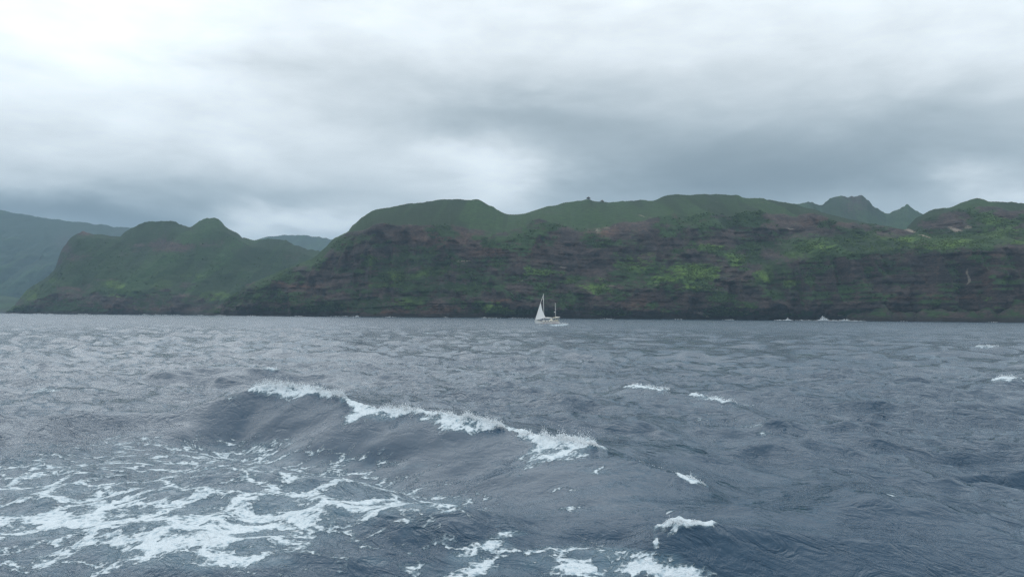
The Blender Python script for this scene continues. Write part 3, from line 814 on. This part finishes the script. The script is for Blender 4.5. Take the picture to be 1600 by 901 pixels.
breaking('breaking_crest', [(0, 385, 545, 9000, .26, .50, .010), (0, 390, 470, 6000, .30, .35, .009), (0, 480, 545, 9000, .42, .35, .009)], 1)
breaking('breaking_crest', [(0, 570, 800, 11000, .15, .70, .009), (0, 540, 600, 900, .06, .1, .008), (0, 620, 660, 4000, .22, .3, .009), (0, 690, 790, 8000, .20, .8, .009)], 2)
breaking('breaking_crest', [(0, 805, 940, 11000, .13, 1.5, .012), (0, 840, 930, 5000, .26, .8, .010)], 3)
breaking('breaking_crest', [(0, 1066, 1106, 900, .10, .3, .008), (0, 990, 1060, 300, .10, .4, .006)], 4)
breaking('breaking_crest', [(1, 1022, 1113, 2600, .05, .12, .005)], 5)
breaking('breaking_crest', [(4, 982, 1052, 2400, .16, .7, .014), (4, 1078, 1155, 1200, .10, .3, .012)], 6)
breaking('breaking_crest', [(11, 1558, 1594, 1000, .18, .8, .016)], 7)
breaking('breaking_crest', [(10, 1524, 1564, 800, .2, 1.0, .03)], 8)
breaking('breaking_crest', [(6, 410, 438, 500, .14, .5, .018)], 9)

# surf against the foot of the cliffs
def surf(name, px, d, w, h, n, seed):
    g = np.random.default_rng(seed)
    c = at(np.array(px), np.array(492.0), np.array(float(d)))
    u = g.normal(0, 0.5, n)
    C = np.stack([c[0] + u * w, c[1] + g.normal(0, 2.0, n), np.abs(g.normal(0, 0.5, n)) * h * np.exp(-u * u * 2.2) * (0.5 + 0.5 * np.cos(u * 5 + seed))], -1)
    C[:, 2] = np.abs(C[:, 2])
    return lumps(name, C, g.uniform(0.25, 0.8, n), M_FOAM, 'oct', jit=0.45, seed=seed)


for i, (px, w, h, n) in enumerate([(20, 9, 1.5, 30), (60, 14, 2.0, 60), (125, 10, 1.5, 40), (260, 14, 1.0, 40), (392, 12, 1.2, 40), (537, 14, 1.4, 60), (557, 10, 2.8, 60), (697, 5, 1.0, 20), (810, 26, 1.2, 60),
                                   (950, 16, 1.4, 50), (1060, 8, 1.2, 30), (1140, 12, 1.6, 40), (1230, 10, 4.6, 220), (1252, 10, 1.5, 40), (1289, 22, 7.0, 700), (1325, 24, 4.4, 420), (1345, 6, 1.5, 20),
                                   (1468, 8, 1.2, 30), (1490, 14, 1.4, 50), (1560, 16, 1.6, 50), (1592, 16, 2.0, 60)]):
    d = (np.interp(px, HDX, HD) if px < 330 else np.interp(px, CX, CD)) - 46
    surf('surf', px, d, w, h, n, 100 + i)

gs = np.random.default_rng(77)
for i in range(26):
    px = float(gs.uniform(20, 1600))
    d = (np.interp(px, HDX, HD) if px < 330 else np.interp(px, CX, CD)) - 48
    surf('surf', px, d, gs.uniform(5, 16), gs.uniform(0.7, 1.8), int(gs.uniform(20, 60)), 300 + i)

# ------------------------------------------------------------------ scrub on the slopes
M_SCRUB, q = material('scrub_leaves')
sp_ = q.new('ShaderNodeNewGeometry').outputs['Position']
sl = q.attr('lush')
c0 = q.mix(q.ramp(q.noise(sp_, 0.25, 3), 0.35, 0.65), (0.016, 0.030, 0.012, 1), (0.060, 0.096, 0.032, 1))
c1 = q.mix(q.ramp(q.noise(sp_, 0.25, 3), 0.35, 0.65), (0.055, 0.085, 0.022, 1), (0.105, 0.150, 0.035, 1))
q.L.new(q.mix(sl, c0, c1), q.bs.inputs['Base Color']); q.bs.inputs['Roughness'].default_value = 0.95
q.bs.inputs['Specular IOR Level'].default_value = 0.1


def scrub(P, A, px, CC, n, seed, smin, smax):
    g = np.random.default_rng(seed)
    nr = P.shape[0]
    w = np.clip(A['veg'] - 0.35, 0, 1) ** 1.3 * np.clip(0.45 + fbm(P[..., 0] / 45, P[..., 1] / 45, octs=3, seed=seed), 0.02, 1.4)
    w = w * sstep(0.15, 0.5, CC) * (px > -60) * (px < 1680) * (P[..., 2] > 6)
    w[-14:] = 0
    w = (w / w.sum()).ravel()
    ii = g.choice(w.size, n, p=w)
    C = P.reshape(-1, 3)[ii] + g.uniform(-1.5, 1.5, (n, 3)) * (1, 1, 0.1)
    s = np.exp(g.uniform(math.log(smin), math.log(smax), n))
    return lumps('scrub', C, s[:, None] * np.stack([g.uniform(.8, 1.5, n), g.uniform(.8, 1.3, n), g.uniform(.55, 1.0, n)], -1), M_SCRUB, 'ico', jit=0.4, seed=seed, smooth=False,
                 attrs=dict(lush=np.clip(A['lush'].ravel()[ii] + g.uniform(-.15, .15, n), 0, 1)))


scrub(P_main, A_main, pxm, cm, 14000, 5, 0.7, 2.6)
scrub(P_head, A_head, pxh, chd, 2500, 6, 0.9, 3.0)

# ------------------------------------------------------------------ brown knolls at the foot of the right cliff


def knoll(px, w_px, top_py, seed):
    d = float(np.interp(px, CX, CD)) - 12
    c = at(np.array(float(px)), np.array(495.0), np.array(d))
    w = w_px / F * d
    h = at(np.array(float(px)), np.array(float(top_py)), np.array(d))[2]
    n = 48
    u, v = np.meshgrid(np.linspace(-1.15, 1.15, n), np.linspace(-1.15, 1.15, n))
    r = np.hypot(u, v)
    r = r * (1 + 0.22 * vnoise(np.arctan2(v, u) * 1.3, r * 0, seed=seed + 6))
    zz = h * (np.clip(1 - r ** 2.0, -0.2, 1)) + h * 0.40 * fbm(u * 1.9 + seed, v * 1.9, octs=5, seed=seed) * (1 - 0.3 * r) * np.clip(1.2 - r, 0, 1) - 3 * sstep(0.9, 1.1, r)
    x = c[0] + u * w + 3 * vnoise(u * 4, v * 4, seed=seed + 2); y = c[1] + v * w * 0.9 + 3 * vnoise(u * 4, v * 4, seed=seed + 3)
    P = np.stack([x, y, zz], -1).reshape(-1, 3)
    vg = np.clip(0.50 + 0.5 * fbm(P[:, 0] / 14, P[:, 2] / 8, octs=3, seed=seed + 4), 0, 1) * sstep(3, 9, P[:, 2])
    z0 = np.zeros(len(P))
    new_mesh('rocky_knoll', P, grid_faces(n, n), M_LAND, dict(veg=0.2 + vg * 0.6, lush=z0, pale=z0, red=z0, shrub_shade=z0 + 0.35), kind='structure')


for a in [(1370, 44, 476, 3), (1412, 40, 485, 4), (1476, 56, 474, 5), (1606, 60, 471, 6), (1540, 40, 482, 7)]:
    knoll(*a)

# two knobs of rock on the grassy skyline
for (px, w, h, lb) in [(919.5, 3.2, 1.7, 'dark knob of rock on the skyline above the sailboat, the bigger and left of two'), (941, 2.6, 0.8, 'low dark knob of rock on the skyline just right of the bigger one')]:
    gg = np.random.default_rng(int(px))
    c = at(np.array(px), np.array(float(pchip(np.array([px]), MX, MY)[0])), np.array(float(np.interp(px, CX, CD)) + 500))
    n = 14
    c[2] -= 1.0
    u, v = np.meshgrid(np.arange(n) / n * 2 * math.pi, np.linspace(0.02, 1.25, 8))
    r = v * 1.6 * w * (1 + 0.25 * vnoise(np.cos(u) * 2, np.sin(u) * 2, v * 2, seed=int(px)))
    P = np.stack([c[0] + r * np.cos(u), c[1] + r * np.sin(u), c[2] - 3.0 + (h + 3.0) * (1 - (v / 1.25) ** 1.6) * (1 + 0.2 * vnoise(np.cos(u) * 2, np.sin(u) * 2, v * 3, seed=3))], -1).reshape(-1, 3)
    z0 = np.zeros(len(P))
    ob = new_mesh('boulder', P, grid_faces(8, n, wrap=True), M_LAND, dict(veg=z0 + 0.3, lush=z0, pale=z0, red=z0, shrub_shade=z0))
    ob['label'] = lb; ob['category'] = 'boulder'; ob['group'] = 'knobs of rock on the skyline'

# ------------------------------------------------------------------ the ketch
B_D = 398.0
M_HULL = plain('hull_paint', (0.84, 0.83, 0.79), 0.35, 0.04, 0.6)
M_CREAM = plain('cream_canvas', (0.66, 0.62, 0.50), 0.8, 0.06, 1.0)
M_SAIL, q = material('sailcloth')
q.bs.inputs['Base Color'].default_value = (0.93, 0.93, 0.92, 1); q.bs.inputs['Roughness'].default_value = 0.75
tl = q.new('ShaderNodeBsdfTranslucent'); q.L.new(q.mix(q.noise(q.new('ShaderNodeTexCoord').outputs['Object'], 0.7, 3), (0.90, 0.91, 0.91, 1), (0.96, 0.96, 0.95, 1)), tl.inputs[0])
mx = q.new('ShaderNodeMixShader'); mx.inputs[0].default_value = 0.4
q.L.new(q.bs.outputs[0], mx.inputs[1]); q.L.new(tl.outputs[0], mx.inputs[2]); q.L.new(mx.outputs[0], q.out.inputs[0])
M_ALU = plain('white_spar', (0.66, 0.67, 0.66), 0.4, 0.04, 1.0)
M_WIN = plain('dark_window', (0.03, 0.035, 0.04), 0.15, 0.1, 1.0)
M_TEAK = plain('teak_deck', (0.30, 0.22, 0.14), 0.7, 0.15, 2.0)
M_BOTTOM = plain('boot_stripe', (0.30, 0.07, 0.05), 0.6, 0.1, 1.0)
M_WIRE = plain('rigging_wire', (0.35, 0.36, 0.37), 0.4, 0.05, 1.0, 0.6)
boat = bpy.data.objects.new('sailboat', None)
COL.objects.link(boat)
bp = at_z(np.array(856.0), np.array(507.5), np.array(0.0))
boat.location = (bp[0] / bp[1] * B_D, B_D, 0.0)
boat['label'] = 'white two-masted sailboat with only its triangular foresail set, off the cliffs'
boat['category'] = 'sailboat'
HEAD = math.radians(180 + 12)
boat.rotation_euler = (math.radians(1.5), math.radians(1.5), HEAD)      # local +X is the bow


def tube(path, rad, n=8, cap=True):
    path = np.array(path, float); rad = np.broadcast_to(np.asarray(rad, float), (len(path),))
    T = np.gradient(path, axis=0); T /= np.linalg.norm(T, axis=1, keepdims=True)
    ref = np.array([0, 0, 1.0]) if abs(T[0, 2]) < 0.9 else np.array([1.0, 0, 0])
    V = []
    for p_, t_, r_ in zip(path, T, rad):
        a = np.cross(ref, t_); a /= np.linalg.norm(a); b = np.cross(t_, a)
        an = np.arange(n) * 2 * math.pi / n
        V.append(p_ + r_ * (np.cos(an)[:, None] * a + np.sin(an)[:, None] * b))
    V = np.concatenate(V)
    Fq = grid_faces(len(path), n, wrap=True)
    if cap:
        i0 = len(V); V = np.concatenate([V, path[:1], path[-1:]])
        c0 = np.array([(i0, (j + 1) % n, j, j) for j in range(n)]); b0 = (len(path) - 1) * n
        c1 = np.array([(i0 + 1, b0 + j, b0 + (j + 1) % n, b0 + (j + 1) % n) for j in range(n)])
        return V, Fq, np.concatenate([c0, c1])[:, :3]
    return V, Fq, np.zeros((0, 3), int)


def poly_obj(name, parts, mat, parent, smooth=True):
    """join (V, quads, tris) pieces into one mesh"""
    V, Fl, o = [], [], 0
    for v, qd, tr in parts:
        V.append(v)
        Fl += [tuple(int(i) + o for i in f) for f in qd] + [tuple(int(i) + o for i in f) for f in tr]
        o += len(v)
    me = bpy.data.meshes.new(name)
    me.from_pydata(np.concatenate(V).tolist(), [], Fl)
    me.update()
    me.polygons.foreach_set('use_smooth', np.full(len(me.polygons), smooth, bool))
    me.materials.append(mat)
    ob = bpy.data.objects.new(name, me); COL.objects.link(ob); ob.parent = parent
    return ob


def rod(name, path, rad, mat, parent, n=8):
    return poly_obj(name, [tube(path, rad, n)], mat, parent)


def box_part(x0, x1, y0, y1, z0, z1, tx=0.0, ty=0.0):
    """tapered box: the top is inset by tx, ty"""
    v = np.array([(x0, y0, z0), (x1, y0, z0), (x1, y1, z0), (x0, y1, z0), (x0 + tx, y0 + ty, z1), (x1 - tx, y0 + ty, z1), (x1 - tx, y1 - ty, z1), (x0 + tx, y1 - ty, z1)])
    f = np.array([(0, 3, 2, 1), (4, 5, 6, 7), (0, 1, 5, 4), (1, 2, 6, 5), (2, 3, 7, 6), (3, 0, 4, 7)])
    return v, f, np.zeros((0, 3), int)


# hull: lofted sections, bow at +5.9, stern at -5.3
ns, nj = 30, 13
xs = np.linspace(-5.3, 5.9, ns)
HV = []
sheer = lambda x: 0.95 + 0.020 * (x + 0.5) ** 2 * (1 if x > -0.5 else 0.5)
beam = lambda x: 1.75 * (1 - max(0, (x + 0.6) / 6.5) ** 2.2) ** 0.85 * (1 - 0.30 * max(0, (-x - 1.2) / 4.1) ** 1.8) + 0.02
for x in xs:
    bw, sh = beam(x), sheer(x)
    for j in range(nj):
        s = -1 + 2 * j / (nj - 1)
        yv = bw * np.sign(s) * abs(s) ** 0.62
        zv = sh - (sh + 0.6) * (1 - abs(s) ** 2.4)
        xo = x + (0.55 * (zv / 1.5) if x > 4.0 else 0) * max(0, (x - 4.0) / 1.9)
        HV.append((xo, yv, zv))
HV = np.array(HV)
hq = grid_faces(ns, nj)
tr = [(j, j + 1, 0) for j in range(1, nj - 1)]
poly_obj('hull', [(HV, hq, np.array(tr))], M_HULL, boat)
bs_ = []
for sgn in (-1, 1):
    bs_.append(tube([(x, sgn * (beam(x) + 0.03), sheer(x) - 0.02) for x in xs], 0.055, 6))
poly_obj('rub_rail', bs_, M_TEAK, boat)
st = [tube([(x, sgn * (beam(x) * 0.93 + 0.02), 0.16) for x in xs[1:-2]], 0.07, 6) for sgn in (-1, 1)]
poly_obj('boot_stripe', st, M_BOTTOM, boat)
dk = np.array([(x + (0.5 * max(0, (x - 4) / 1.9)), sg * beam(x) * 0.97, sheer(x) + 0.01) for x in xs for sg in (-1, 1)])
poly_obj('deck', [(dk, grid_faces(ns, 2), np.zeros((0, 3), int))], M_TEAK, boat)
cab = poly_obj('cabin', [box_part(-1.9, 2.6, -1.10, 1.10, 0.9, 1.52, 0.30, 0.16)], M_HULL, boat, smooth=False)
for sgn in (-1, 1):
    for x in (-1.1, 0.1, 1.3):
        v, f, t3 = box_part(x - 0.34, x + 0.34, min(sgn * 1.0, sgn * 1.075), max(sgn * 1.0, sgn * 1.075), 1.10, 1.34)
        poly_obj('cabin_window', [(v, f, t3)], M_WIN, cab, smooth=False)
poly_obj('deck_hatch', [box_part(2.9, 3.5, -0.3, 0.3, 1.10, 1.28, 0.04, 0.04)], M_WIN, boat, smooth=False)
poly_obj('cockpit_coaming', [box_part(-4.6, -1.95, -1.25, -1.08, 0.9, 1.30, 0.05, 0.02)], M_HULL, boat, smooth=False)
poly_obj('cockpit_coaming', [box_part(-4.6, -1.95, 1.08, 1.25, 0.9, 1.30, 0.05, 0.02)], M_HULL, boat, smooth=False)
# spray hood and cockpit awning
arc = [(y, 1.28 + 0.95 * (1 - (abs(y) / 1.15) ** 3)) for y in np.linspace(-1.15, 1.15, 13)]
hv = np.array([(x, y * s_, 1.28 + (z - 1.28) * g_) for x, s_, g_ in ((-0.9, .9, .25), (-1.3, .98, .8), (-1.7, 1, 1), (-2.1, 1, .98)) for y, z in arc])
poly_obj('spray_hood', [(hv, grid_faces(4, 13), np.zeros((0, 3), int))], M_CREAM, boat)
av = np.array([(x, y, 2.62 + 0.22 * (1 - (y / 1.3) ** 2) - dz) for x, dz in ((-2.4, .05), (-3.2, 0), (-4.2, 0), (-4.9, .06)) for y in np.linspace(-1.3, 1.3, 11)])
aw = poly_obj('awning', [(av, grid_faces(4, 11), np.zeros((0, 3), int)), (av + (0, 0, .05), grid_faces(4, 11)[:, ::-1], np.zeros((0, 3), int))], M_CREAM, boat)
for x in (-2.5, -4.8):
    for sgn in (-1, 1):
        rod('awning_post', [(x, sgn * 1.22, 1.0), (x, sgn * 1.25, 2.64)], 0.03, M_ALU, aw, 6)
# side screen of the cockpit, cream
poly_obj('cockpit_screen', [box_part(-4.7, -3.3, -1.30, -1.26, 1.25, 1.85)], M_CREAM, boat, smooth=False)
poly_obj('cockpit_screen', [box_part(-4.7, -3.3, 1.26, 1.30, 1.25, 1.85)], M_CREAM, boat, smooth=False)
# spars
mast = rod('mast', [(1.9, 0, 1.0), (1.86, 0, 7.0), (1.8, 0, 13.9)], [0.13, 0.12, 0.09], M_ALU, boat, 10)
for z in (6.0, 9.8):
    rod('spreader', [(1.86, -0.85, z + .05), (1.88, 0, z), (1.86, 0.85, z + .05)], 0.035, M_ALU, mast, 6)
miz = rod('mizzen_mast', [(-3.75, 0, 1.0), (-3.78, 0, 5.0), (-3.84, 0, 9.7)], [0.10, 0.09, 0.06], M_ALU, boat, 10)
rod('spreader', [(-3.8, -0.6, 6.6), (-3.8, 0, 6.55), (-3.8, 0.6, 6.6)], 0.03, M_ALU, miz, 6)
rd = []
prof = [(0.02, -0.13), (0.28, -0.12), (0.33, 0.0), (0.29, 0.11), (0.12, 0.16), (0.01, 0.165)]
rv = np.array([(-3.40 + r * math.cos(a), r * math.sin(a), 5.35 + z) for r, z in prof for a in np.arange(14) * 2 * math.pi / 14])
poly_obj('radar_dome', [(rv, grid_faces(6, 14, wrap=True), np.zeros((0, 3), int)), box_part(-3.75, -3.3, -.08, .08, 5.16, 5.21)], M_HULL, miz)
boom = rod('boom', [(1.75, 0, 2.55), (-2.6, 0, 2.45)], 0.075, M_ALU, boat, 8)
fs = [(1.7 - 4.2 * u, 0.04 * math.sin(9 * u), 2.72 + 0.05 * math.sin(5 * u) + (0.55 * (1 - u * 6) if u < 1 / 6 else 0)) for u in np.linspace(0, 1, 24)]
rod('furled_sail', fs, [0.10 + 0.13 * math.sin(math.pi * min(1, 0.12 + u)) ** 0.5 if u < .88 else .09 for u in np.linspace(0, 1, 24)], M_SAIL, boat, 8)
rod('mizzen_boom', [(-3.85, 0, 2.95), (-5.9, 0, 2.9)], 0.05, M_ALU, boat, 8)
rod('furled_mizzen', [(-3.9 - 1.9 * u, 0.02, 3.06 + 0.02 * math.sin(7 * u)) for u in np.linspace(0, 1, 10)], 0.10, M_SAIL, boat, 8)
# foresail on the forestay, partly rolled
TACK = np.array([6.15, 0, 1.75]); TOP = np.array([1.85, 0, 13.5])
rod('forestay', [TACK, (TACK + TOP) / 2, TOP], [0.06, 0.07, 0.06], M_SAIL, boat, 8)
HEADP = TACK + (TOP - TACK) * 0.70; CLEW = np.array([1.35, 1.2, 2.9])
nu, nv_ = 18, 22
sv = []
for i in range(nv_):
    v_ = i / (nv_ - 1)
    lu = TACK * (1 - v_) + HEADP * v_
    le = CLEW * (1 - v_) + HEADP * v_
    le = le + np.array([0.38, -0.1, -0.2]) * math.sin(math.pi * v_) * 0.9          # hollow leech
    for j in range(nu):
        u_ = j / (nu - 1)
        p_ = lu * (1 - u_) + le * u_
        w_ = np.linalg.norm(le - lu)
        p_ = p_ + np.array([0.10, 1.0, 0.0]) * 0.13 * w_ * math.sin(math.pi * u_ ** 0.8) * (1 - 0.2 * v_)
        p_[2] += 0.12 * (1 - v_) ** 6 * -math.sin(math.pi * u_)
        sv.append(p_)
sv = np.array(sv)
jib = poly_obj('foresail', [(sv, grid_faces(nv_, nu), np.zeros((0, 3), int))], M_SAIL, boat)
rod('sheet_line', [CLEW, (-1.6, 1.3, 1.4)], 0.018, M_WIRE, boat, 5)
for sgn in (-1, 1):
    rod('shroud', [(1.6, sgn * 1.6, 1.1), (1.86, sgn * 0.85, 6.05), (1.84, sgn * 0.85, 9.85), (1.8, 0, 13.7)], 0.014, M_WIRE, boat, 5)
    rod('mizzen_shroud', [(-3.4, sgn * 1.35, 1.0), (-3.8, sgn * 0.6, 6.6), (-3.83, 0, 9.4)], 0.012, M_WIRE, boat, 5)
rod('triatic_stay', [(1.8, 0, 13.8), (-3.84, 0, 9.65)], 0.010, M_WIRE, boat, 5)
# rails
pul = []
for z in (0.35, 0.68):
    pul.append(tube([(3.9, -0.95, 1.25 + z), (5.4, -0.45, 1.5 + z), (6.25, 0, 1.6 + z), (5.4, 0.45, 1.5 + z), (3.9, 0.95, 1.25 + z)], 0.025, 6))
for p_ in ((4.0, .92), (5.4, .43), (4.0, -.92), (5.4, -.43)):
    pul.append(tube([(p_[0], p_[1], 1.2), (p_[0], p_[1], 2.1)], 0.02, 6))
poly_obj('bow_pulpit', pul, M_WIRE, boat)
for sgn in (-1, 1):
    ll = [tube([(x, sgn * beam(x) * .96, sheer(x) + z) for x in np.linspace(-4.9, 3.9, 12)], 0.012, 5) for z in (0.35, 0.65)]
    ll += [tube([(x, sgn * beam(x) * .96, sheer(x)), (x, sgn * beam(x) * .96, sheer(x) + 0.67)], 0.016, 5) for x in np.linspace(-4.9, 3.9, 6)]
    poly_obj('lifeline', ll, M_WIRE, boat)
poly_obj('pushpit', [tube([(-4.6, -1.25, 1.75), (-5.35, -1.0, 1.75), (-5.4, 1.0, 1.75), (-4.6, 1.25, 1.75)], 0.03, 6), tube([(-5.3, -.9, 1), (-5.35, -1.0, 1.75)], .025, 6), tube([(-5.3, .9, 1), (-5.35, 1.0, 1.75)], .025, 6)], M_WIRE, boat)
arch = poly_obj('stern_arch', [tube([(-5.1, -1.2, 1.0), (-5.5, -1.2, 2.7), (-5.5, 1.2, 2.7), (-5.1, 1.2, 1.0)], 0.04, 6)], M_ALU, boat)
poly_obj('solar_panel', [box_part(-6.2, -5.2, -1.1, 1.1, 2.76, 2.80)], M_WIN, arch, smooth=False)
poly_obj('rudder', [box_part(-5.75, -5.25, -.05, .05, -0.9, 0.7)], M_HULL, boat, smooth=False)

g = np.random.default_rng(8)
n = 420
u = g.uniform(0, 1, n)
wc = np.array(boat.location)
wk = np.stack([wc[0] + 2.0 + u * 7.5, wc[1] + g.normal(0, 0.8, n) + 0.6 * u, np.abs(g.normal(0, 0.16, n)) * (1 - .6 * u)], -1)
wk[:, 2] += sea_z(wk[:, 0], wk[:, 1])
bw = np.stack([wc[0] - 5.6 + g.uniform(0, 8, 160), wc[1] - 1.5 + g.normal(0, 0.25, 160), np.abs(g.normal(0, 0.12, 160))], -1)
lumps('wake_foam', np.concatenate([wk, bw]), g.uniform(0.06, 0.22, n + 160), M_FOAM, 'oct', jit=0.45, seed=8)

# ------------------------------------------------------------------ air
HZ, q = material('sea_haze')
q.N.remove(q.bs)
pv = q.new('ShaderNodeVolumePrincipled')
pv.inputs['Color'].default_value = (0.50, 0.75, 0.98, 1)
pv.inputs['Density'].default_value = 7.8e-5
pv.inputs['Anisotropy'].default_value = 0.1
q.L.new(pv.outputs[0], q.out.inputs['Volume'])
hv, hf, _ = box_part(-17500, 17500, -17000, 17500, -40, 1250)
new_mesh('haze', hv, hf, HZ, smooth=False, kind='stuff')
